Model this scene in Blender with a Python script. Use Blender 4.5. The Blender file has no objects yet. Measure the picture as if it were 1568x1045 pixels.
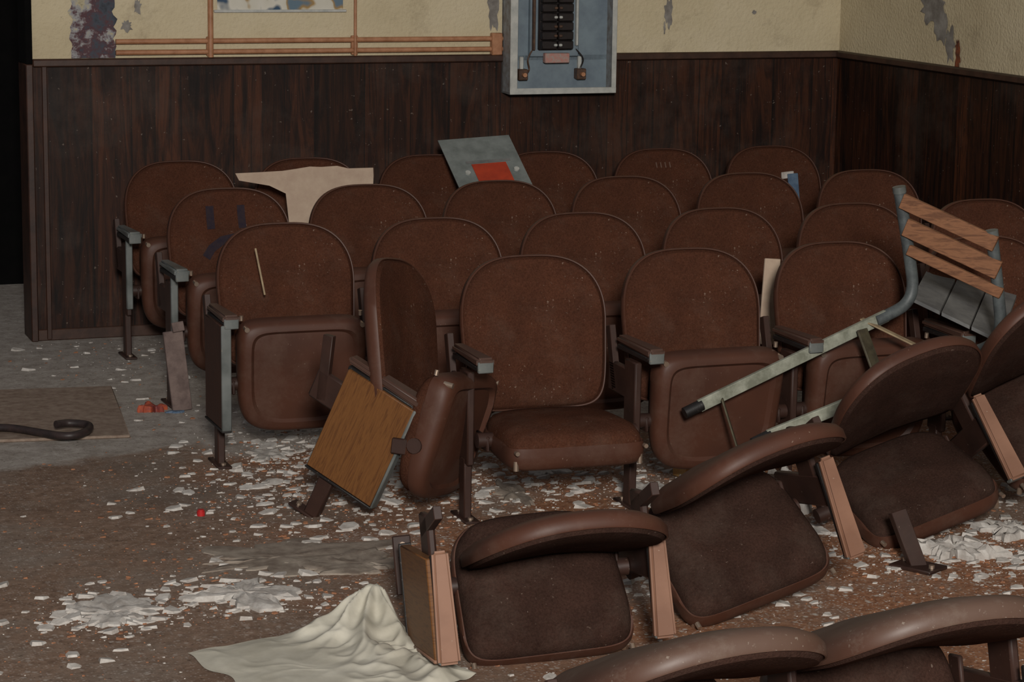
import bpy, bmesh, math, random
from mathutils import Matrix, Vector, Euler, noise
random.seed(7)
S=bpy.context.scene
S.view_settings.view_transform='Standard'
def srgb(r,g,b):
    f=lambda c:(c/255/12.92 if c/255<=.04045 else ((c/255+.055)/1.055)**2.4)
    return (f(r),f(g),f(b),1)
# ---------------- camera
cam=bpy.data.cameras.new("camera"); co=bpy.data.objects.new("camera",cam); S.collection.objects.link(co); S.camera=co
th,al,ro,H=.3548,.1818,.0135,1.9503
F=Vector((math.sin(th)*math.cos(al),math.cos(th)*math.cos(al),-math.sin(al)))
R0=Vector((math.cos(th),-math.sin(th),0)); U0=R0.cross(F)
R=R0*math.cos(ro)+U0*math.sin(ro); U=U0*math.cos(ro)-R0*math.sin(ro)
M=Matrix((R,U,-F)).transposed().to_4x4(); M.translation=(0,0,H); co.matrix_world=M
cam.sensor_width=36; cam.lens=3745.3/1568*36; cam.clip_end=100
# ---------------- materials
class NT:
    def __init__(s,name):
        s.m=bpy.data.materials.new(name); s.m.use_nodes=True; s.t=s.m.node_tree; s.n=s.t.nodes; s.l=s.t.links
        s.b=s.n["Principled BSDF"]; s.tc=s.n.new("ShaderNodeTexCoord")
    def new(s,t,**k):
        n=s.n.new(t)
        for a,v in k.items(): setattr(n,a,v)
        return n
    def vec(s,scale=(1,1,1),loc=(0,0,0)):
        mp=s.new("ShaderNodeMapping"); mp.inputs["Scale"].default_value=scale; mp.inputs["Location"].default_value=loc
        s.l.new(s.tc.outputs["Object"],mp.inputs[0]); return mp.outputs[0]
    def noise(s,scale,vec=None,detail=4,rough=.5,dist=0):
        n=s.new("ShaderNodeTexNoise"); n.inputs["Scale"].default_value=scale; n.inputs["Detail"].default_value=detail
        n.inputs["Roughness"].default_value=rough; n.inputs["Distortion"].default_value=dist
        s.l.new(vec if vec else s.vec(),n.inputs["Vector"]); return n.outputs["Fac"]
    def ramp(s,fac,stops):
        r=s.new("ShaderNodeValToRGB"); e=r.color_ramp.elements
        e[0].position=stops[0][0]; e[0].color=stops[0][1]; e[1].position=stops[-1][0]; e[1].color=stops[-1][1]
        for p,c in stops[1:-1]:
            x=e.new(p); x.color=c
        s.l.new(fac,r.inputs[0]); return r.outputs[0]
    def mix(s,fac,a,b,mode='MIX'):
        x=s.new("ShaderNodeMix",data_type='RGBA',blend_type=mode)
        for sock,v in ((x.inputs[0],fac),(x.inputs[6],a),(x.inputs[7],b)):
            if isinstance(v,(int,float,tuple)): sock.default_value=v
            else: s.l.new(v,sock)
        return x.outputs[2]
    def math(s,op,a,b=0):
        x=s.new("ShaderNodeMath",operation=op)
        for sock,v in ((x.inputs[0],a),(x.inputs[1],b)):
            if isinstance(v,(int,float)): sock.default_value=v
            else: s.l.new(v,sock)
        return x.outputs[0]
    def out(s,col,rough=.6,bump=None,bs=.3,bd=.01,spec=.5,metal=0):
        if isinstance(col,tuple): s.b.inputs["Base Color"].default_value=col
        else: s.l.new(col,s.b.inputs["Base Color"])
        if isinstance(rough,(int,float)): s.b.inputs["Roughness"].default_value=rough
        else: s.l.new(rough,s.b.inputs["Roughness"])
        s.b.inputs["Specular IOR Level"].default_value=spec; s.b.inputs["Metallic"].default_value=metal
        if bump is not None:
            bp=s.new("ShaderNodeBump"); bp.inputs["Strength"].default_value=bs; bp.inputs["Distance"].default_value=bd
            s.l.new(bump,bp.inputs["Height"]); s.l.new(bp.outputs[0],s.b.inputs["Normal"])
        return s.m
BL=(0,0,0,1); WH=(1,1,1,1)
def dusty(name,c1,c2,dust,rough,nscale=6,fleck=.66,spec=.5,bs=.15,fine=220,haze=.08,grain=0):
    t=NT(name)
    base=t.mix(t.ramp(t.noise(nscale),[(.35,BL),(.65,WH)]),c1,c2)
    if grain:
        g=t.ramp(t.noise(170,detail=4,rough=.8),[(.3,(.55,.55,.55,1)),(.7,(1.4,1.4,1.4,1))])
        base=t.mix(grain,base,g,'MULTIPLY')
    fl=t.ramp(t.noise(110,detail=2),[(fleck,BL),(fleck+.03,WH)])
    patch=t.ramp(t.noise(7,t.vec(loc=(3,1,2))),[(.45,BL),(.62,WH)])
    fl=t.math('MULTIPLY',fl,patch)
    hz=t.math('MULTIPLY',t.ramp(t.noise(5,t.vec(loc=(9,4,1)),detail=9,rough=.75),[(.5,BL),(.8,WH)]),haze)
    c=t.mix(hz,base,dust); c=t.mix(fl,c,dust)
    return t.out(c,rough,t.noise(fine,detail=2),bs,.002,spec)
m_fab=dusty("seat_fabric",srgb(75,46,34),srgb(66,41,31),srgb(118,100,88),1.0,9,.69,.03,.8,260,.2,.85)
m_fabd=dusty("seat_fabric_dark",srgb(58,41,35),srgb(49,35,30),srgb(100,86,77),1.0,9,.71,.03,.7,260,.28,.85)
m_pla=dusty("seat_plastic",srgb(77,47,35),srgb(68,42,32),srgb(114,94,82),.52,5,.72,.30,.04,60,.35)
m_plad=dusty("seat_plastic_dust_sheen",srgb(88,70,60),srgb(74,50,40),srgb(116,104,94),.5,3,.68,.4,.06,60,.9)  # grayed to paint in the glancing reflection on the shell, plus dust
m_steel=dusty("standard_brown_steel",srgb(56,36,29),srgb(44,28,23),srgb(110,94,84),.5,8,.72,.4,.05,60,.1)
m_gray=dusty("worn_gray_metal",srgb(108,112,110),srgb(78,82,80),srgb(140,130,115),.4,10,.7,.5,.1,60)
m_armb=dusty("armrest_brown",srgb(76,54,45),srgb(62,43,36),srgb(130,112,100),.45,8,.72,.5,.05,60)
m_armt=dusty("armrest_tan",srgb(138,102,82),srgb(120,86,68),srgb(166,148,132),.5,8,.72,.4,.05,60)
m_black=dusty("black_trim",srgb(30,27,26),srgb(20,18,18),srgb(90,80,75),.5)
m_bolt=NT("bolt_metal").out(srgb(180,160,142),.35,metal=.8)
def oak(name,c1,c2,axis=(1,40,4),sc=3):
    t=NT(name); g=t.noise(sc,t.vec(axis),detail=6,rough=.6,dist=.6)
    c=t.ramp(g,[(.3,c1),(.5,c2),(.62,c1),(.75,c2)])
    return t.out(c,.55,g,.1,.002,.35)
m_oak=oak("oak_laminate",srgb(88,54,27),srgb(112,73,37),(2,40,3))
m_oakd=oak("dark_wood_laminate",srgb(46,28,22),srgb(64,38,28),(2,40,3))
m_slat=oak("weathered_orange_wood_slat",srgb(98,64,44),srgb(134,92,64),(3,6,30),2)
def wain(name,ax):
    t=NT(name); sep=t.new("ShaderNodeSeparateXYZ"); t.l.new(t.vec(),sep.inputs[0])
    c=sep.outputs[ax]; k=t.math('MULTIPLY',c,6.7)
    k=t.math('ADD',k,t.math('MULTIPLY',t.math('SINE',t.math('MULTIPLY',k,1.7)),.3))
    fl=t.math('FLOOR',k); fr=t.math('FRACT',k)
    wn=t.new("ShaderNodeTexWhiteNoise",noise_dimensions='1D'); t.l.new(fl,wn.inputs["W"])
    add=t.new("ShaderNodeVectorMath",operation='ADD'); t.l.new(t.vec((14,14,.9)),add.inputs[0]); t.l.new(wn.outputs["Color"],add.inputs[1])
    g=t.noise(1.5,add.outputs[0],detail=9,rough=.68,dist=1.6)
    g2=t.noise(2.4,t.vec((4,4,.8)),detail=7,rough=.7,dist=1.0)
    base=t.ramp(g,[(.32,srgb(20,11,8)),(.46,srgb(46,26,17)),(.56,srgb(68,39,24)),(.66,srgb(49,28,18)),(.78,srgb(90,56,36))])
    dark=t.ramp(wn.outputs["Value"],[(0,(.5,.48,.48,1)),(1,(1.15,1.05,.97,1))])
    base=t.mix(1,base,dark,'MULTIPLY')
    base=t.mix(t.math('MULTIPLY',t.ramp(g2,[(.46,BL),(.64,WH)]),.8),base,srgb(15,9,8))
    groove=t.ramp(fr,[(0,BL),(.03,WH),(.97,WH),(1,BL)])
    base=t.mix(groove,srgb(9,6,5),base)
    dust=t.math('MULTIPLY',t.ramp(t.noise(2.2,t.vec(),detail=9,rough=.7),[(.50,BL),(.8,WH)]),.4)
    base=t.mix(dust,base,srgb(84,73,66))
    fl=t.math('MULTIPLY',t.ramp(t.noise(60,detail=2),[(.73,BL),(.75,WH)]),.5)
    base=t.mix(fl,base,srgb(120,108,98))
    return t.out(base,.55,g,.15,.003,.2)
m_wx=wain("wainscot_planks",0); m_wy=wain("wainscot_planks_side",1)
def plaster():
    t=NT("cream_painted_plaster")
    c=t.ramp(t.noise(1.5,detail=8,rough=.6),[(.3,srgb(176,162,132)),(.5,srgb(190,177,147)),(.75,srgb(200,188,162))])
    st=t.ramp(t.noise(30,detail=6,rough=.8),[(.56,BL),(.7,WH)])
    c=t.mix(t.math('MULTIPLY',st,.35),c,srgb(148,136,112))
    ds=t.ramp(t.noise(3.3,t.vec(loc=(7,7,2)),detail=9,rough=.75),[(.56,BL),(.68,WH)])
    c=t.mix(t.math('MULTIPLY',ds,.45),c,srgb(138,124,100))
    gr=t.ramp(t.noise(9,t.vec(loc=(1,5,2)),detail=9,rough=.8),[(.67,BL),(.68,WH)])
    c=t.mix(t.math('MULTIPLY',gr,.8),c,srgb(118,110,98))
    return t.out(c,.8,t.noise(70,detail=5),.6,.008,.3)
m_cream=plaster()
def floor_mat():
    t=NT("debris_covered_floor"); sep=t.new("ShaderNodeSeparateXYZ"); t.l.new(t.vec(),sep.inputs[0])
    X,Y=sep.outputs[0],sep.outputs[1]
    n1=t.noise(1.6,detail=8,rough=.65)
    chips=t.ramp(t.noise(42,detail=6,rough=.8),[(.3,srgb(104,70,52)),(.5,srgb(150,106,80)),(.7,srgb(184,144,114))])
    gray=t.ramp(t.noise(24,t.vec(loc=(4,4,4)),detail=8,rough=.75),[(.3,srgb(104,84,71)),(.55,srgb(138,115,99)),(.75,srgb(166,144,128))])
    conc=t.ramp(t.noise(14,t.vec(loc=(1,7,4)),detail=8,rough=.7),[(.3,srgb(134,126,118)),(.55,srgb(170,163,155)),(.75,srgb(196,190,184))])
    s1=t.math('ADD',t.math('SUBTRACT',X,1.75),t.math('MULTIPLY',t.math('SUBTRACT',n1,.5),2.6))
    mk=t.ramp(s1,[(0,BL),(.7,WH)])
    c=t.mix(mk,gray,chips)
    gp=t.ramp(t.noise(1.9,t.vec(loc=(8,3,1)),detail=9,rough=.65),[(.46,BL),(.60,WH)])
    c=t.mix(t.math('MULTIPLY',gp,.6),c,srgb(136,126,116))
    dp=t.ramp(t.noise(2.3,t.vec(loc=(2,9,1)),detail=9,rough=.7),[(.5,BL),(.68,WH)])
    c=t.mix(t.math('MULTIPLY',dp,.45),c,srgb(86,66,54))
    s2=t.math('ADD',t.math('SUBTRACT',Y,8.15),t.math('MULTIPLY',t.math('SUBTRACT',n1,.5),1.0))
    s2=t.math('MULTIPLY',t.ramp(s2,[(0,BL),(.12,WH)]),.9)
    c=t.mix(s2,c,conc)
    def speck(scale,loc,amt,col,c,lo=.4):
        vor=t.new("ShaderNodeTexVoronoi"); vor.inputs["Scale"].default_value=scale; t.l.new(t.vec(loc=loc),vor.inputs[0])
        sp=t.new("ShaderNodeSeparateColor"); t.l.new(vor.outputs["Color"],sp.inputs[0])
        dens=t.ramp(t.noise(2.6,t.vec(loc=(5,2,0)),detail=6,rough=.7),[(lo,(.0,.0,.0,1)),(.72,(amt,amt,amt,1))])
        f1=t.math('LESS_THAN',sp.outputs[0],dens)
        f1=t.math('MULTIPLY',f1,t.ramp(vor.outputs["Distance"],[(.25,WH),(.55,BL)]))
        f1=t.math('MULTIPLY',f1,t.math('ADD',t.math('MULTIPLY',mk,.5),.35))
        return t.mix(f1,c,col)
    c=speck(60,(0,0,0),.26,srgb(200,194,186),c)
    c=speck(130,(3,0,0),.45,srgb(194,186,178),c,.25)
    dk=t.ramp(t.noise(60,t.vec(loc=(2,2,8)),detail=3),[(.62,BL),(.7,WH)])
    c=t.mix(t.math('MULTIPLY',dk,.6),c,srgb(68,50,42))
    return t.out(c,.95,t.noise(45,detail=8,rough=.8),.5,.014,.1)
m_floor=floor_mat()
def simple(name,c1,c2,rough=.7,sc=12,bs=.2,spec=.4,metal=0):
    t=NT(name); n=t.noise(sc,detail=7,rough=.65)
    return t.out(t.ramp(n,[(.35,c1),(.65,c2)]),rough,n,bs,.004,spec,metal)
m_white=simple("white_plaster",srgb(194,190,184),srgb(160,153,146),.95,30,.5,.1)
m_cloth=simple("cream_cloth",srgb(196,192,178),srgb(170,165,150),.95,5,.15,.1)
m_dark=simple("unlit_void_black",srgb(5,5,5),srgb(9,8,8),.95,12,.2,.1)  # near-black colour stands in for the unlit opening and hall beyond
m_trim=simple("dark_trim_wood",srgb(46,29,22),srgb(66,43,32),.5,(14))
m_trimr=simple("red_brown_trim",srgb(62,37,26),srgb(40,24,18),.5,9)
m_pipe=simple("copper_painted_conduit",srgb(172,124,92),srgb(144,98,68),.5,20,.05)
m_boxw=simple("panel_box_white_metal",srgb(182,182,176),srgb(156,158,154),.5,20,.05)
m_boxb=simple("panel_box_interior",srgb(116,130,138),srgb(98,110,120),.5,9,.05)
m_boxs=simple("panel_box_side",srgb(140,144,146),srgb(112,106,100),.6,30,.05)
m_brk=simple("breaker_black",srgb(26,22,22),srgb(38,32,32),.4,20,.05)
m_lab=simple("label_red_white",srgb(170,110,100),srgb(150,140,132),.6,60,.05)
m_term=simple("terminal_brown",srgb(90,66,50),srgb(60,44,36),.5,40,.05)
m_patch=simple("exposed_plaster_gray",srgb(140,136,130),srgb(98,92,86),.8,14,.5)
m_rust=simple("rust_streak",srgb(130,70,40),srgb(60,36,26),.8,30,.5)
_t=NT("peeled_mural"); m_mural=_t.out(_t.ramp(_t.noise(7,detail=8,rough=.7),[(.3,srgb(30,30,36)),(.42,srgb(60,66,76)),(.5,srgb(76,44,48)),(.56,srgb(140,140,142)),(.62,srgb(170,160,130)),(.75,srgb(50,48,54))]),.8)
_t=NT("stencil_mural"); m_sten=_t.out(_t.ramp(_t.noise(8,detail=2),[(.38,srgb(52,74,96)),(.44,srgb(196,192,180)),(.56,srgb(190,186,172)),(.6,srgb(150,120,70)),(.66,srgb(90,110,124))]),.8)
m_plate=simple("gray_cover_plate",srgb(120,126,124),srgb(98,104,102),.4,15,.05)
m_red=simple("orange_red_label",srgb(170,58,30),srgb(148,48,26),.6,20,.05)
m_card=simple("torn_cardboard",srgb(182,162,142),srgb(168,146,128),.8,14,.2)
m_green=simple("gray_green_paint",srgb(158,160,146),srgb(112,114,100),.55,18,.1)
m_blgr=simple("blue_gray_tube",srgb(88,94,94),srgb(60,64,66),.5,18,.1)
m_ply=simple("weathered_plywood",srgb(116,116,114),srgb(86,86,86),.8,10,.2)
m_rustg=simple("rusty_bracket",srgb(84,78,60),srgb(58,52,42),.6,20,.2)
m_tan=simple("tan_strip",srgb(160,142,112),srgb(130,112,88),.7,20,.1)
m_hose=simple("black_rubber",srgb(34,28,28),srgb(54,42,40),.5,20,.1)
m_stick=simple("weathered_wood",srgb(112,96,90),srgb(84,70,66),.85,20,.2)
m_orange=simple("orange_paper",srgb(170,78,40),srgb(110,50,50),.7,30,.1)
m_redp=simple("red_plastic",srgb(180,40,40),srgb(150,30,34),.4,20,.05)
m_blue=simple("blue_scrap",srgb(90,110,130),srgb(60,80,104),.6,20,.1)
m_yel=simple("yellow_card",srgb(190,140,80),srgb(200,165,110),.6,20,.1)
m_ink=simple("blue_spray_paint",srgb(42,37,46),srgb(52,43,46),.9,60,.1,.05)
m_chalk=simple("chalk_mark",srgb(104,84,74),srgb(92,70,60),.9,40,.1,.1)
m_chip=simple("brown_chip",srgb(166,118,88),srgb(112,77,60),.95,30,.2,.1)
m_grayd=simple("gray_dust_sheet",srgb(150,140,128),srgb(114,102,92),.95,14,.6,.1)
m_carpet=simple("dirty_carpet",srgb(122,104,92),srgb(148,132,118),.95,30,.6,.1)
# ---------------- mesh helpers
class MB:
    def __init__(s): s.bm=bmesh.new(); s.mats=[]
    def mi(s,m):
        if m not in s.mats: s.mats.append(m)
        return s.mats.index(m)
    def merge(s,b,m):
        i=s.mi(m)
        for f in b.faces: f.material_index=i
        me=bpy.data.meshes.new("t"); b.to_mesh(me); b.free(); s.bm.from_mesh(me); bpy.data.meshes.remove(me)
    def box(s,c,size,m,bev=.004,rot=None,seg=1):
        b=bmesh.new(); bmesh.ops.create_cube(b,size=1)
        bmesh.ops.scale(b,vec=size,verts=b.verts)
        if bev: bmesh.ops.bevel(b,geom=b.edges[:],offset=min(bev,min(size)*.45),segments=seg,affect='EDGES')
        X=Matrix.Translation(c)
        if rot is not None: X=X@Euler(rot).to_matrix().to_4x4()
        bmesh.ops.transform(b,matrix=X,verts=b.verts); s.merge(b,m)
    def cyl(s,p,q,r,m,n=12,r2=None):
        p=Vector(p);q=Vector(q); b=bmesh.new()
        bmesh.ops.create_cone(b,cap_ends=True,segments=n,radius1=r,radius2=r if r2 is None else r2,depth=(q-p).length)
        X=Matrix.Translation((p+q)/2)@(q-p).to_track_quat('Z','Y').to_matrix().to_4x4()
        bmesh.ops.transform(b,matrix=X,verts=b.verts); s.merge(b,m)
    def tube(s,pts,r,m,n=12):
        P=[Vector(p) for p in pts]; Q=[]
        for i in range(len(P)-1):
            a=P[max(i-1,0)];b=P[i];c=P[i+1];d=P[min(i+2,len(P)-1)]
            for k in range(6):
                t=k/6; Q.append(.5*((2*b)+(c-a)*t+(2*a-5*b+4*c-d)*t*t+(3*b-a-3*c+d)*t**3))
        Q.append(P[-1]); rs=[[Q[0]]]; nx=None
        for i,q in enumerate(Q):
            d=(Q[min(i+1,len(Q)-1)]-Q[max(i-1,0)]).normalized()
            if nx is None: nx=d.orthogonal().normalized()
            nx=(nx-d*nx.dot(d)).normalized(); ny=d.cross(nx)
            rs.append([q+(nx*math.cos(6.2832*k/n)+ny*math.sin(6.2832*k/n))*r for k in range(n)])
        rs.append([Q[-1]]); s.rings(rs,[m]*len(rs))
    def bar(s,p,q,w,t,m,up=(0,0,1),bev=.002):
        p=Vector(p);q=Vector(q); d=(q-p); L=d.length; d.normalize(); u=Vector(up); x=u.cross(d)
        if x.length<1e-3: x=Vector((1,0,0))
        x.normalize(); u=d.cross(x)
        b=bmesh.new(); bmesh.ops.create_cube(b,size=1); bmesh.ops.scale(b,vec=(w,t,L),verts=b.verts)
        if bev: bmesh.ops.bevel(b,geom=b.edges[:],offset=min(bev,min(w,t)*.45),segments=1,affect='EDGES')
        X=Matrix((x,u,d)).transposed().to_4x4(); X.translation=(p+q)/2
        bmesh.ops.transform(b,matrix=X,verts=b.verts); s.merge(b,m)
    def rings(s,rings,mats):
        b=s.bm; prev=None
        for k,rg in enumerate(rings):
            cur=[b.verts.new(v) for v in rg]
            if prev is not None:
                mi=s.mi(mats[k-1]); n=max(len(prev),len(cur))
                for i in range(n):
                    j=(i+1)%n
                    if len(prev)==1: f=[prev[0],cur[i],cur[j]]
                    elif len(cur)==1: f=[prev[i],cur[0],prev[j]]
                    else: f=[prev[i],cur[i],cur[j],prev[j]]
                    try:
                        ff=b.faces.new(f); ff.material_index=mi
                    except Exception: pass
            prev=cur
    def grid(s,fn,nu,nv,m):
        mi=s.mi(m); V=[[s.bm.verts.new(fn(i/nu,j/nv)) for j in range(nv+1)] for i in range(nu+1)]
        for i in range(nu):
            for j in range(nv):
                f=s.bm.faces.new((V[i][j],V[i+1][j],V[i+1][j+1],V[i][j+1])); f.material_index=mi
    def poly(s,pts,m,thick=None):
        mi=s.mi(m); top=[s.bm.verts.new(p) for p in pts]; f=s.bm.faces.new(top); f.material_index=mi
        if thick is not None:
            th=Vector(thick); bot=[s.bm.verts.new(Vector(p)+th) for p in pts]; n=len(pts)
            for i in range(n):
                g=s.bm.faces.new((top[i],top[(i+1)%n],bot[(i+1)%n],bot[i])); g.material_index=mi
            g=s.bm.faces.new(bot[::-1]); g.material_index=mi
    def mesh(s,name,ang=.65,recalc=True):
        if recalc: bmesh.ops.recalc_face_normals(s.bm,faces=s.bm.faces[:])
        for f in s.bm.faces: f.smooth=True
        for e in s.bm.edges:
            if len(e.link_faces)==2 and e.calc_face_angle(0)>ang: e.smooth=False
        me=bpy.data.meshes.new(name); s.bm.to_mesh(me); s.bm.free()
        for m in s.mats: me.materials.append(m)
        return me
    def obj(s,name,ang=.65,recalc=True):
        o=bpy.data.objects.new(name,s.mesh(name,ang,recalc)); S.collection.objects.link(o); return o
def place(name,me,mat):
    o=bpy.data.objects.new(name,me); S.collection.objects.link(o); o.matrix_world=mat; return o
# ---------------- theater seat
LEAN=math.radians(11)
def spow(c,e): return math.copysign(abs(c)**e,c)
def back_outline(n=72):
    pts=[]
    for i in range(n):
        a=2*math.pi*i/n; ca,sa=math.cos(a),math.sin(a)
        if sa>=0:
            x=.247*spow(ca,2/2.9); h=.30+.212*spow(sa,2/2.3)
        else:
            x=.247*spow(ca,2/7.0); h=.30+.29*spow(sa,2/7.0)
            x*=1-.05*(.30-h)/.29
        pts.append((x,h))
    return pts
def back_pt(x,h,d):
    d=d-.55*x*x+.05*(h-.26)**2
    return Vector((x, .0+h*math.sin(LEAN)+d*math.cos(LEAN), .295+h*math.cos(LEAN)-d*math.sin(LEAN)))
def add_back(B,fab,pla,T=None):
    o=back_outline(); ch=.27
    p=pla
    spec=[(0,.05,p),(.5,.048,p),(.85,.04,p),(.96,.03,p),(1,.016,p),(1,-.006,p),(.990,-.010,p),(.978,-.010,p),(.972,-.004,p),(.962,-.010,fab),(.93,-.020,fab),(.8,-.028,fab),(.5,-.032,fab),(0,-.033,fab)]
    rs=[]
    for sc,d,_ in spec:
        if sc==0: r=[back_pt(0,ch,d)]
        else: r=[back_pt(x*sc,ch+(h-ch)*sc,d) for x,h in o]
        if T is not None: r=[T@v for v in r]
        rs.append(r)
    B.rings(rs,[q[2] for q in spec[1:]])
def seat_outline(n=72):
    pts=[]
    for i in range(n):
        a=2*math.pi*i/n; ca,sa=math.cos(a),math.sin(a)
        e=7.0 if sa>0 else 3.8
        x=.230*spow(ca,2/e); l=.20+.20*spow(sa,2/e)
        x*=.93+.07*l/.4
        pts.append((x,l))
    return pts
def add_seat(B,phi,fab,pla,zp=.29,yp=-.15,lp=.18,dx=0):
    o=seat_outline(); c,s=math.cos(phi),math.sin(phi)
    def P(x,l,n):
        n=n-.014*math.sin(max(0,min(1,(l-.30)/.1))*1.57)*(1 if n>0 else 0)
        if n<-.02: n*=.6+.4*min(1,max(0,l/.3))
        dl=l-lp; return Vector((x+dx,yp-dl*c+n*s,zp+dl*s+n*c))
    p=pla
    spec=[(0,.062,fab),(.55,.060,fab),(.8,.054,fab),(.9,.044,fab),(.955,.028,fab),(.97,.006,fab),(.985,.006,p),(1,.0,p),(1.008,-.025,p),(1.0,-.045,p),(.97,-.062,p),(.92,-.071,p),(.83,-.074,p),(.775,-.060,p),(.70,-.062,p),(.3,-.066,p),(0,-.066,p)]
    rs=[]
    for sc,d,_ in spec:
        if sc==0: rs.append([P(0,.2,d)])
        else: rs.append([P(x*sc,.2+(l-.2)*sc,d) for x,l in o])
    B.rings(rs,[q[2] for q in spec[1:]])
    for sx in (-1,1):
        a=P(sx*.203,.376,-.040); q=P(sx*.203,.376,-.070); B.cyl(a,q,.009,m_bolt,10)
        a=P(sx*.21,.395,-.010); q=P(sx*.21,.412,-.010); B.cyl(a,q,.007,m_bolt,10)
        B.cyl((sx*.215+dx,yp,zp-.01),(sx*.266,yp,zp-.01),.024,m_steel,14)
        B.box((sx*.236,yp+.03,zp-.02),(.012,.11,.05),m_steel,.004)
def add_standard(B,sx,arm,panel=None,strip=None):
    x=sx*.28
    B.box((x,-.145,.10),(.026,.052,.20),m_steel,.004)
    B.box((x,-.145,.004),(.05,.16,.010),m_steel,.003)
    for dy in (-.055,.055): B.cyl((x,-.145+dy,.008),(x,-.145+dy,.016),.009,m_bolt,8)
    B.box((x,-.15,.33),(.024,.09,.30),m_steel,.005)
    B.box((x,-.05,.40),(.022,.16,.10),m_steel,.006)
    B.bar((x,-.02,.36),(x,.045,.56),.022,.035,m_steel)
    b=bmesh.new(); bmesh.ops.create_cube(b,size=1); bmesh.ops.scale(b,vec=(.058,.285,.030),verts=b.verts)
    for v in b.verts:
        if v.co.y>0: v.co.x*=.72; v.co.z*=.8
    bmesh.ops.bevel(b,geom=b.edges[:],offset=.008,segments=3,affect='EDGES')
    bmesh.ops.transform(b,matrix=Matrix.Translation((x,-.195,.535)),verts=b.verts); B.merge(b,arm)
    B.box((x,-.20,.512),(.044,.27,.016),m_black,.003)
    B.box((x,-.332,.520),(.05,.012,.035),m_gray,.003)
    if panel:
        px=x+sx*.018
        B.box((px,-.20,.335),(.028,.255,.355),panel,.003)
        B.box((px,-.331,.335),(.034,.010,.36),strip or m_gray,.003)
        B.box((px,-.20,.153),(.034,.262,.008),m_black,.002)
    elif strip:
        B.box((x,-.205,.36),(.027,.020,.30),strip,.004)
A_M={'b':m_armb,'g':m_gray,'t':m_armt}
_cache={}
def seat_mesh(phi=84,left='b',right=None,fab=None,pla=None,panel=None,strip=None,extra=None,zp=.29,yp=-.15,bT=None,dx=0,uniq=False):
    key=(phi,left,right,fab and fab.name,panel and panel.name,strip and strip.name)
    uniq=uniq or extra is not None
    if not uniq and key in _cache: return _cache[key]
    B=MB(); fab=fab or m_fab; pla=pla or m_pla
    add_back(B,fab,pla,bT); add_seat(B,math.radians(phi),fab,pla,zp,yp,dx=dx)
    if left: add_standard(B,-1,A_M[left],panel,strip)
    if right: add_standard(B,1,A_M[right])
    if extra: extra(B)
    me=B.mesh("theater_seat")
    if not uniq: _cache[key]=me
    return me
def stroke(B,pts,w,m,d=-.0345):
    P=[Vector((x,h,0)) for x,h in pts]; L=[];Rr=[]
    for i,p in enumerate(P):
        t=(P[min(i+1,len(P)-1)]-P[max(i-1,0)]).normalized(); nrm=Vector((-t.y,t.x,0))*w/2
        def dd(q):
            sc=max(abs(q.x)/.247,abs(q.y-.27)/.245)
            return d+ (0 if sc<.75 else (sc-.75)*.04)
        a=p+nrm;b=p-nrm; L.append(back_pt(a.x,a.y,dd(a)));Rr.append(back_pt(b.x,b.y,dd(b)))
    mi=B.mi(m); vl=[B.bm.verts.new(v) for v in L]; vr=[B.bm.verts.new(v) for v in Rr]
    for i in range(len(P)-1):
        f=B.bm.faces.new((vl[i],vr[i],vr[i+1],vl[i+1])); f.material_index=mi
def frown(B):
    stroke(B,[(-.075,.44),(-.075,.40),(-.074,.37),(-.073,.35)],.032,m_ink,-.036)
    stroke(B,[(.050,.44),(.050,.40),(.052,.37),(.053,.35)],.030,m_ink,-.036)
    stroke(B,[(-.10,.24),(-.075,.275),(-.03,.305),(.03,.315),(.08,.305),(.12,.285)],.034,m_ink,-.036)
def tally(B):
    for k in range(4): stroke(B,[(-.03+k*.022,.445),(-.026+k*.022,.42)],.006,m_chalk,-.034)
P_=.56
rows=[(2.278,10.305,6),(2.244,9.303,6),(2.191,8.266,6),(2.757,7.328,5)]
for r,(x0,y0,n) in enumerate(rows):
    for j in range(n):
        first=(j==0 and r<3); last=(j==n-1)
        kw=dict(phi=84-((j*37+r*53)%5-2),left='b',right='b' if last else None)
        if first:
            kw['left']='g' if r<2 else 'b'; kw['strip']=m_gray
            if r==2: kw['panel']=m_oakd
        if r==3 and j==0: kw['phi']=1; kw['yp']=-.21; kw['zp']=.275; kw['uniq']=True
        ex=None
        if r==1 and j==0: ex=frown
        if r==0 and j==4: ex=tally
        me=seat_mesh(extra=ex,**kw)
        M=Matrix.Translation((x0+j*P_,y0-.10+random.uniform(-.012,.012),0))@Euler((random.uniform(-.015,.015),0,random.uniform(-.025,.025))).to_matrix().to_4x4()
        place("theater_seat",me,M)
def PM(x): return Matrix.Translation(x[:3])@Matrix.Rotation(x[5],4,'Z')@Matrix.Rotation(x[3],4,'X')@Matrix.Rotation(x[4],4,'Y')
e=bpy.data.objects.new("theater_seat",None); S.collection.objects.link(e); e.location=(2.3,7.3,0); bpy.context.view_layer.update()
B=MB(); add_back(B,m_fab,m_pla,Matrix.Translation((-.01,0,0))); add_seat(B,math.radians(82),m_fab,m_pla,zp=.25,yp=-.15,dx=-.035); o1=place("seat_and_back",B.mesh("seat_and_back"),PM([2.275,7.20,0.01,.04,.16,.86]))
B=MB(); add_standard(B,-1,m_armb,m_oak,m_gray); o2=place("end_standard",B.mesh("end_standard"),PM([2.133,7.547,.061,.443,0,.758]))
for o in (o1,o2):
    mw=o.matrix_world.copy(); o.parent=e; o.matrix_parent_inverse=Matrix.Translation(e.location).inverted(); o.matrix_basis=mw
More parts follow.
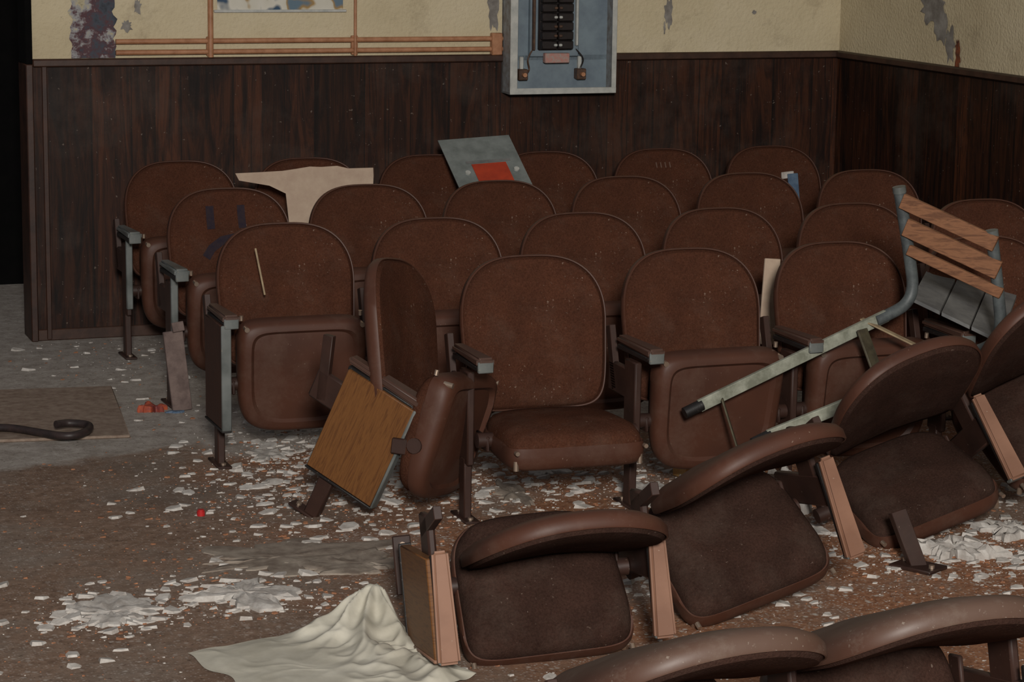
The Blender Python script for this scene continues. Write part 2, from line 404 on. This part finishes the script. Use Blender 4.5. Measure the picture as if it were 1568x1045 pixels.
A_=[2.217,6.065,.323,1.396,-.378,.259]; B_=[2.748,6.236,.340,1.232,-.944,.936]; C_=[3.693,6.877,.152,.964,-.540,.443]
place("theater_seat",seat_mesh(phi=32,left='t',right='t',fab=m_fabd,panel=m_oak,strip=m_armt,uniq=True,bT=Matrix.Translation((.035,-.10,0)),dx=.02,yp=-.18),PM(A_))
place("theater_seat",seat_mesh(phi=40,left=None,right='t',fab=m_fabd,uniq=True,bT=Matrix.Translation((.055,-.04,-.0)),dx=.04,yp=-.20),PM(B_))
place("theater_seat",seat_mesh(phi=42,left=None,right='t',fab=m_fabd,uniq=True,bT=Matrix.Translation((.05,-.01,0)),dx=.045,yp=-.18),PM(C_))
off=(Matrix.Rotation(C_[5],4,'Z')@Matrix.Rotation(C_[3],4,'X')@Matrix.Rotation(C_[4],4,'Y'))@Vector((.56,0,0))
D_=list(C_)
for i in range(3): D_[i]+=off[i]
place("theater_seat",seat_mesh(phi=30,left=None,right='t',fab=m_fabd),PM(D_))
E_=list(A_); E_[0]-=.34;E_[1]-=1.42; E_[2]+=.02; E_[3]-=.02; E_[4]+=.15
place("theater_seat",seat_mesh(phi=30,left='t',right='t',fab=m_fabd,pla=m_plad,uniq=True),PM(E_))
F_=list(E_); F_[0]+=.56;F_[1]+=.06; F_[4]-=.05; place("theater_seat",seat_mesh(phi=20,left=None,right='t',fab=m_fabd,pla=m_plad,uniq=True),PM(F_))
# ---------------- room
WY=10.536; XL=1.70; XC=5.559; HW=1.217
def slab(name,lo,hi,m,bev=0):
    B=MB(); B.box([(a+b)/2 for a,b in zip(lo,hi)],[b-a for a,b in zip(lo,hi)],m,bev); return B.obj(name)
B=MB(); B.grid(lambda a,b:Vector((-3+a*(XC+3),1+b*12,0)),8,8,m_floor); B.obj("floor")
slab("wall_back",(XL,WY,0),(XC+.15,WY+.15,3.2),m_cream)
slab("wall_right",(XC,2,0),(XC+.15,WY,3.2),m_cream)
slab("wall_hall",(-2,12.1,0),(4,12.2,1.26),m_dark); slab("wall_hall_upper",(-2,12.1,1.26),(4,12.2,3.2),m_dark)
slab("wainscot_back",(XL+.002,WY-.012,0),(XC-.012,WY,HW-.02),m_wx)
slab("wainscot_right",(XC-.012,2,0),(XC,WY,HW-.02),m_wy)
slab("trim_1",(XL,WY-.032,HW-.03),(XC,WY,HW+.004),m_trim,.006)
slab("trim_2",(XC-.032,2,HW-.03),(XC,WY-.032,HW+.004),m_trim,.006)
B=MB(); B.box((XL-.015,WY+.06,.6),(.03,.20,1.2),m_trimr,.004); B.box((XL+.05,WY-.02,.6),(.022,.012,1.19),m_trimr,.003); B.box((XL-.015,WY+.06,2.2),(.03,.19,2.0),m_dark,.004); B.obj("trim_3")
slab("baseboard_back",(XL,WY-.022,0),(XC,WY-.0,.05),m_trim,.004)
B=MB()
for z in (1.292,1.245): B.cyl((2.06,WY-.018,z),(3.83,WY-.018,z),.0115,m_pipe)
for k in range(2):
    x=2.474+k*.656
    B.box((x,WY-.012,1.268),(.03,.02,.085),m_pipe,.003)
for x,w in ((2.474,.0125),(3.13,.007)): B.cyl((x,WY-.03,HW+.005),(x,WY-.03,2.4),w,m_pipe)
B.box((3.80,WY-.02,1.268),(.05,.036,.1),m_pipe,.004)
B.obj("conduit_pipes")
B=MB(); x0,x1,z0,z1=3.83,4.35,1.045,1.80; yf=WY-.125
B.box(((x0+x1)/2,WY-.022,(z0+z1)/2),(x1-x0,.02,z1-z0),m_boxb,.002)
B.box((x0+.006,WY-.069,(z0+z1)/2),(.012,.112,z1-z0),m_boxs,.002); B.box((x1-.006,WY-.069,(z0+z1)/2),(.012,.112,z1-z0),m_boxs,.002)
B.box(((x0+x1)/2,WY-.069,z0+.006),(x1-x0,.112,.012),m_boxw,.002); B.box(((x0+x1)/2,WY-.069,z1-.006),(x1-x0,.112,.012),m_boxw,.002)
B.box((x0+.018,yf,(z0+z1)/2),(.036,.006,z1-z0),m_boxw,.002); B.box((x1-.012,yf,(z0+z1)/2),(.024,.006,z1-z0),m_boxw,.002); B.box(((x0+x1)/2,yf,z0+.014),(x1-x0,.008,.028),m_boxw,.002)
xc=4.07
B.box((xc,WY-.04,1.49),(.24,.03,.56),m_boxb,.004)
B.box((xc,WY-.055,1.49),(.165,.03,.5),m_brk,.004)
for k in range(9):
    z=1.265+k*.042
    for s in (-1,1):
        B.box((xc+s*.040,WY-.085,z),(.074,.03,.037),m_brk,.004)
        B.box((xc+s*.012,WY-.103,z),(.016,.012,.012),m_term if k%3 else m_boxw,.003)
B.box((xc-.105,WY-.06,1.49),(.012,.03,.5),m_term,.003)
B.box((xc+.105,WY-.06,1.40),(.012,.03,.28),m_boxw,.003)
B.box((xc+.005,WY-.07,1.205),(.12,.03,.045),m_lab,.003)
for x in (x0+.085,x1-.15):
    B.box((x,WY-.05,1.13),(.045,.05,.05),m_term,.004); B.cyl((x,WY-.075,1.13),(x,WY-.095,1.13),.010,m_pipe); B.box((x,WY-.04,1.18),(.018,.02,.06),m_boxw,.003)
B.tube([(xc+.10,WY-.05,1.25),(xc+.14,WY-.06,1.20),(xc+.13,WY-.05,1.15),(x1-.15,WY-.08,1.13)],.004,m_brk,8)
B.tube([(xc-.10,WY-.05,1.25),(xc-.13,WY-.06,1.20),(xc-.12,WY-.05,1.15),(x0+.085,WY-.08,1.13)],.004,m_term,8)
B.obj("electrical_panel_box")
def blob(cx,cz,w,h,n=18,rough=.35,seed=0):
    rr=random.Random(seed); pts=[]
    for i in range(n):
        a=2*math.pi*i/n; k=1+rr.uniform(-rough,rough); pts.append((cx+math.cos(a)*w/2*k,cz+math.sin(a)*h/2*k))
    return pts
B=MB()
for i,(x,z,w,h,m) in enumerate([(4.66,1.41,.04,.14,m_patch),(4.64,1.335,.012,.05,m_patch),(3.79,1.42,.05,.20,m_patch),(5.1,1.405,.02,.02,m_patch),(2.11,1.36,.05,.05,m_patch),(2.16,1.44,.03,.07,m_patch)]):
    B.poly([(a,WY-.004-.0001*i,b) for a,b in blob(x,z,w,h,22,.35,seed=3+i)],m)
for i,(y,z,w,h,m) in enumerate([(9.66,1.47,.20,.16,m_patch),(9.57,1.39,.12,.18,m_patch),(9.49,1.31,.07,.14,m_patch),(9.42,1.26,.045,.12,m_rust),(9.43,1.31,.03,.06,m_rust)]):
    B.poly([(XC-.004-.0002*i,a,b) for a,b in blob(y,z,w,h,22,.4,seed=18+i)],m)
B.obj("peeling_paint_patches",recalc=False)
B=MB(); B.grid(lambda a,b:Vector((1.87+.02*noise.noise(Vector((3,b*14,1)))+a*(.19+.02*noise.noise(Vector((0,b*12,1)))),WY-.006-.006*noise.noise(Vector((a*5,b*9,0))),1.222+b*.5)),12,30,m_mural); B.obj("peeled_mural_patch")
B=MB(); B.grid(lambda a,b:Vector((2.51+a*.57,WY-.006,1.425+b*.5)),6,6,m_sten); B.box((2.795,WY-.006,1.42),(.6,.012,.012),m_boxw,.002); B.obj("stenciled_wall_sign")
B=MB(); tl,tr=Vector((3.418,10.20,.868)),Vector((3.75,10.20,.885)); dn=Vector((.02,-.30,-.22))
nrm=(tr-tl).cross(dn).normalized(); nrm=nrm if nrm.y<0 else -nrm
def q(a,b,o=0): return tl+(tr-tl)*a+dn*b+nrm*o
B.poly([q(0,0),q(1,0),q(1,1),q(0,1)],m_plate,nrm*-.004)
B.poly([q(.30,.46,.003),q(.78,.46,.003),q(.78,1,.003),q(.30,1,.003)],m_red,nrm*-.002)
B.poly([q(.24,.40,.0015),q(.86,.40,.0015),q(.86,.44,.0015),q(.24,.44,.0015)],m_ply,nrm*-.001)
for a in (.2,.88): B.cyl(q(a,.6,0),q(a,.6,.008),.012,m_boxw)
B.obj("electrical_panel_cover")
B=MB(); top=[(2.455,.770),(2.56,.772),(2.66,.775),(2.72,.782),(2.78,.790),(2.83,.787),(2.90,.790),(2.95,.778),(3.06,.778)]
bot=[(3.06,.745),(3.03,.40),(2.69,.40),(2.67,.68),(2.60,.715),(2.47,.74)]
B.poly([(x,10.0+(.78-z)*-.15,z) for x,z in top+bot],m_card,(0,.006,0)); B.obj("torn_board")
# broken slatted chair
B=MB()
f1=[Vector((3.20,6.92,.351)),Vector((3.86,6.92,.612)),Vector((3.925,6.92,.645)),Vector((3.95,6.92,.70)),Vector((3.935,6.92,.80)),Vector((3.889,6.92,1.012))]
ofs=[(.136,-.22,-.06),(.19,-.22,-.095),(.20,-.22,-.10),(.20,-.22,-.10),(.205,-.22,-.11),(.215,-.22,-.12)]
f2=[p+Vector(o) for p,o in zip(f1,ofs)]
for p in (f1,f2):
    B.bar(p[0],p[1],.016,.040,m_green); B.cyl(p[0]-Vector((.05,0,.02)),p[0]+Vector((.01,0,.004)),.019,m_black)
    B.tube([p[1]-(p[1]-p[0])*.06]+p[1:],.020,m_blgr,12)
    B.cyl(p[5],p[5]+Vector((-.004,0,.02)),.022,m_gray)
V=Vector((.21,-.22,-.115))
for z,w in ((.985,.05),(.90,.06),(.825,.035)):
    k=(z-.70)/.312; a=Vector((3.95-.06*k,6.897,z)); B.bar(a-V*.03,a+V*1.0,.018,w,m_slat,up=(0,0,1))
a=Vector((3.80,6.92,.59)); B.bar(a-V*.1,a+V*1.05,.03,.006,m_tan)
a=Vector((3.27,6.90,.375)); B.bar(a,a+Vector((.06,-.03,-.20)),.035,.006,m_rustg)
a=Vector((3.76,6.90,.575)); B.bar(a,a+Vector((.05,-.08,-.20)),.06,.008,m_rustg)
s0=Vector((3.97,6.96,.66)); W_=Vector((.22,.30,.03))
for k in range(3):
    a0,a1=k/3+.01,(k+1)/3-.01
    B.poly([s0+V*a0,s0+V*a1,s0+V*a1+W_*1.7,s0+V*a0+W_*1.7],m_ply,(0,0,-.012))
B.obj("broken_slatted_chair")
# debris
def rag(name,c,w,d,hgt,m,seed,n=16,rz=0,flat=.4,jag=.22,ang=.45):
    B=MB(); o=[]; cs,sn=math.cos(rz),math.sin(rz)
    for i in range(n*3):
        a=2*math.pi*i/(n*3); k=1+1.6*jag*noise.noise(Vector((math.cos(a)*1.3,math.sin(a)*1.3,seed*3.7)))+.9*jag*noise.noise(Vector((math.cos(a)*5,math.sin(a)*5,seed*1.7)))
        o.append((math.cos(a)*w/2*k,math.sin(a)*d/2*k))
    def T(x,y,z): return Vector((c[0]+x*cs-y*sn,c[1]+x*sn+y*cs,c[2]+z))
    rs=[[T(x,y,0) for x,y in o],[T(x*.98,y*.98,hgt*.4) for x,y in o]]
    for s in (.88,.76,.64,.5,.36,.2): rs.append([T(x*s,y*s,hgt*(flat+(1-flat)*(.5+1.1*noise.noise(Vector((x*s*34,y*s*34,seed)))))) for x,y in o])
    rs.append([T(0,0,hgt*.7)]); B.rings(rs,[m]*8); return B.obj(name,ang)
for i,(x,y,w,d,h) in enumerate([(1.214,6.39,.21,.22,.014),(1.60,6.45,.26,.26,.020),(2.10,8.1,.12,.2,.012),(2.35,7.75,.12,.16,.012),(3.15,7.25,.14,.2,.015),(3.74,6.24,.2,.2,.04),(4.05,6.4,.2,.2,.03),(3.05,6.2,.1,.14,.012),(2.62,7.75,.10,.12,.012),(2.95,7.6,.10,.14,.012)]):
    rag("plaster_chunk",(x,y,0),w,d,h,m_white,11+i,jag=.6)
rag("broken_tile",(2.724,7.33,0),.11,.26,.012,m_grayd,27,jag=.5)
rag("broken_tile",(2.0,6.65,0),.3,.22,.012,m_grayd,28,jag=.6)
rag("dust_sheet",(1.80,6.80,0),.5,.30,.008,m_grayd,18,jag=.6)
PX,PY=1.835,6.05
def cl(a,b):
    p00,p10,p11,p01=Vector((1.33,5.97,0)),Vector((1.50,5.30,0)),Vector((1.97,5.56,0)),Vector((1.88,6.14,0))
    p=(p00*(1-a)+p10*a)*(1-b)+(p01*(1-a)+p11*a)*b
    n=noise.noise(Vector((p.x*4,p.y*4,0))); n2=noise.noise(Vector((p.x*9,p.y*9,5)))
    c1=1-abs(noise.noise(Vector((p.x*9+n,p.y*7,11))))*2.4; c2=1-abs(noise.noise(Vector((p.x*13,p.y*15+n,21))))*2.4
    dx,dy=p.x-PX,p.y-PY; d=math.hypot(dx,dy); ph=math.atan2(dy,dx)
    w=min(1,max(.10,(b-.4)/.4))
    pk=.055*math.exp(-(d/.06)**2)+.020*math.exp(-(d/.15)**2)
    f=1-abs(math.sin(4*ph+4*n+5*d))
    fold=.032*f*min(1,d/.06)*math.exp(-(d/.28)**2)*(.25+.75*w)
    p.z=.006+pk+fold+.022*max(0,c1)*w+.012*max(0,c2)*w+.005*max(0,n)
    edge=min(1,min(a,1-a,b,1-b)*14); p.z*=.35+.65*edge
    p.x+=.03*n+.02*n2; p.y+=.03*n2; p.z=max(p.z,.004); return p
B=MB(); B.grid(cl,130,130,m_cloth); B.obj("crumpled_cloth",3,False)
B=MB(); B.tube([(x,y,.028+.002*i) for i,(x,y) in enumerate([(1.20,8.72),(1.30,8.667),(1.38,8.56),(1.446,8.475),(1.50,8.47),(1.55,8.53),(1.56,8.60),(1.50,8.64),(1.45,8.62)])],.014,m_hose); B.obj("black_rubber_hose")
B=MB(); B.box((1.28,9.02,.006),(.95,.90,.012),m_carpet,.004,(0,0,-.12)); B.obj("carpet_remnant")
B=MB(); B.bar((1.98,8.93,.0),(1.955,8.97,.30),.075,.02,m_stick,up=(0,1,0)); B.bar((1.975,8.95,.30),(1.97,8.96,.335),.045,.02,m_stick,up=(0,1,0)); B.obj("broken_wood_plank")
rag("orange_wrapper",(1.878,8.96,0),.09,.08,.03,m_orange,21,jag=.6); rag("blue_scrap",(1.95,8.90,0),.07,.03,.01,m_blue,22)
B=MB(); B.cyl((1.688,7.36,0),(1.688,7.36,.015),.013,m_redp,20); B.cyl((1.688,7.36,.015),(1.688,7.36,.020),.010,m_redp,20); B.obj("bottle_cap")
B=MB(); B.box((3.40,7.40,.05),(.11,.07,.10),m_yel,.003,(0,0,.3)); B.box((3.47,7.37,.05),(.04,.02,.10),m_blue,.003,(0,0,.3)); B.obj("food_carton")
rag("crumpled_plastic",(3.45,6.87,.0),.24,.16,.14,m_white,24)
B=MB(); B.bar((3.765,7.60,.40),(3.79,7.62,.70),.06,.01,m_card,up=(0,1,0)); B.obj("board_scrap")
B=MB(); B.bar((4.99,9.82,.55),(4.98,9.84,.72),.05,.01,m_blue,up=(0,1,0)); B.bar((4.93,9.85,.71),(4.99,9.85,.715),.03,.01,m_white,up=(0,1,0)); B.obj("blue_plastic_strip")
B=MB(); a=Vector((2.065,8.13,.73)); B.bar(a,a+Vector((.025,-.03,-.16)),.007,.004,m_tan,up=(0,1,0)); B.obj("wood_splinter")
B=MB(); B.box((3.56,6.13,.006),(.10,.14,.012),m_steel,.003,(0,0,.5)); B.bar((3.56,6.13,.0),(3.52,6.20,.16),.05,.028,m_steel,up=(0,1,0))
for s in (-1,1): B.cyl((3.56+.03*s*-.5,6.13+.05*s,.01),(3.56+.03*s*-.5,6.13+.05*s,.022),.009,m_bolt,8)
B.obj("broken_seat_leg")
def flakes(name,n,m,clusters,smin,smax,seed,pw=3):
    rr=random.Random(seed); B=MB(); mi=B.mi(m); k=0
    while k<n:
        cx,cy,sx,sy,w=rr.choices(clusters,[q[4] for q in clusters])[0]
        x=rr.gauss(cx,sx); y=rr.gauss(cy,sy)
        if not(0.6<x<XC-.05 and 4.6<y<WY-.05): continue
        if 1.3<x<1.95 and 5.3<y<6.2: 
            k+=1; continue
        s=smin+(smax-smin)*rr.random()**pw; a0=rr.random()*6.28; nn=rr.choice((4,5,5,6))
        tx,ty=rr.uniform(-.25,.25),rr.uniform(-.25,.25); el=rr.uniform(.4,1)
        T=[];Bt=[]
        for i in range(nn):
            a=a0+6.283*i/nn; r=s*rr.uniform(.6,1.15); dx,dy=math.cos(a)*r,math.sin(a)*r*el
            T.append(B.bm.verts.new((x+dx*.92,y+dy*.92,max(.002,.0015+s*.16+dx*tx+dy*ty)))); Bt.append(B.bm.verts.new((x+dx*1.08,y+dy*1.08,0)))
        B.bm.faces.new(T)
        for i in range(nn): B.bm.faces.new((T[i],Bt[i],Bt[(i+1)%nn],T[(i+1)%nn]))
        k+=1
    return B.obj(name,.4)
CL=[(2.3,7.85,.22,.35,6),(2.85,7.55,.4,.35,5),(3.5,7.0,.5,.4,3),(4.1,6.3,.4,.4,5),(1.95,7.5,.25,.35,2.2),(2.0,9.8,.25,.5,.8),(2.6,6.6,.6,.5,1.2),(1.4,6.2,.5,.5,.8),(3,5.9,.6,.4,1.5),(1.2,6.39,.10,.11,1.4),(1.6,6.47,.13,.13,1.2),(3.8,6.25,.18,.15,1.5)]
flakes("plaster_flake_debris",6000,m_white,CL,.002,.036,1,6)
flakes("wood_chip_debris",3500,m_chip,CL+[(1.6,6.6,.6,.9,8)],.002,.012,2,3)
# ---------------- light
W=bpy.data.worlds.new("world"); S.world=W; W.use_nodes=True; W.node_tree.nodes["Background"].inputs[0].default_value=(.96,.95,1,1); W.node_tree.nodes["Background"].inputs[1].default_value=.14
L=bpy.data.lights.new("camera_flash_bounce",'AREA'); L.shape='SQUARE'; L.size=1.0; L.energy=1020; L.color=(1,.95,.89)
lo=bpy.data.objects.new("camera_flash_bounce",L); S.collection.objects.link(lo); lo.location=(-.6,-3.1,3.7)
lo.rotation_euler=(Vector((2.8,8.2,.6))-lo.location).to_track_quat('-Z','Y').to_euler()
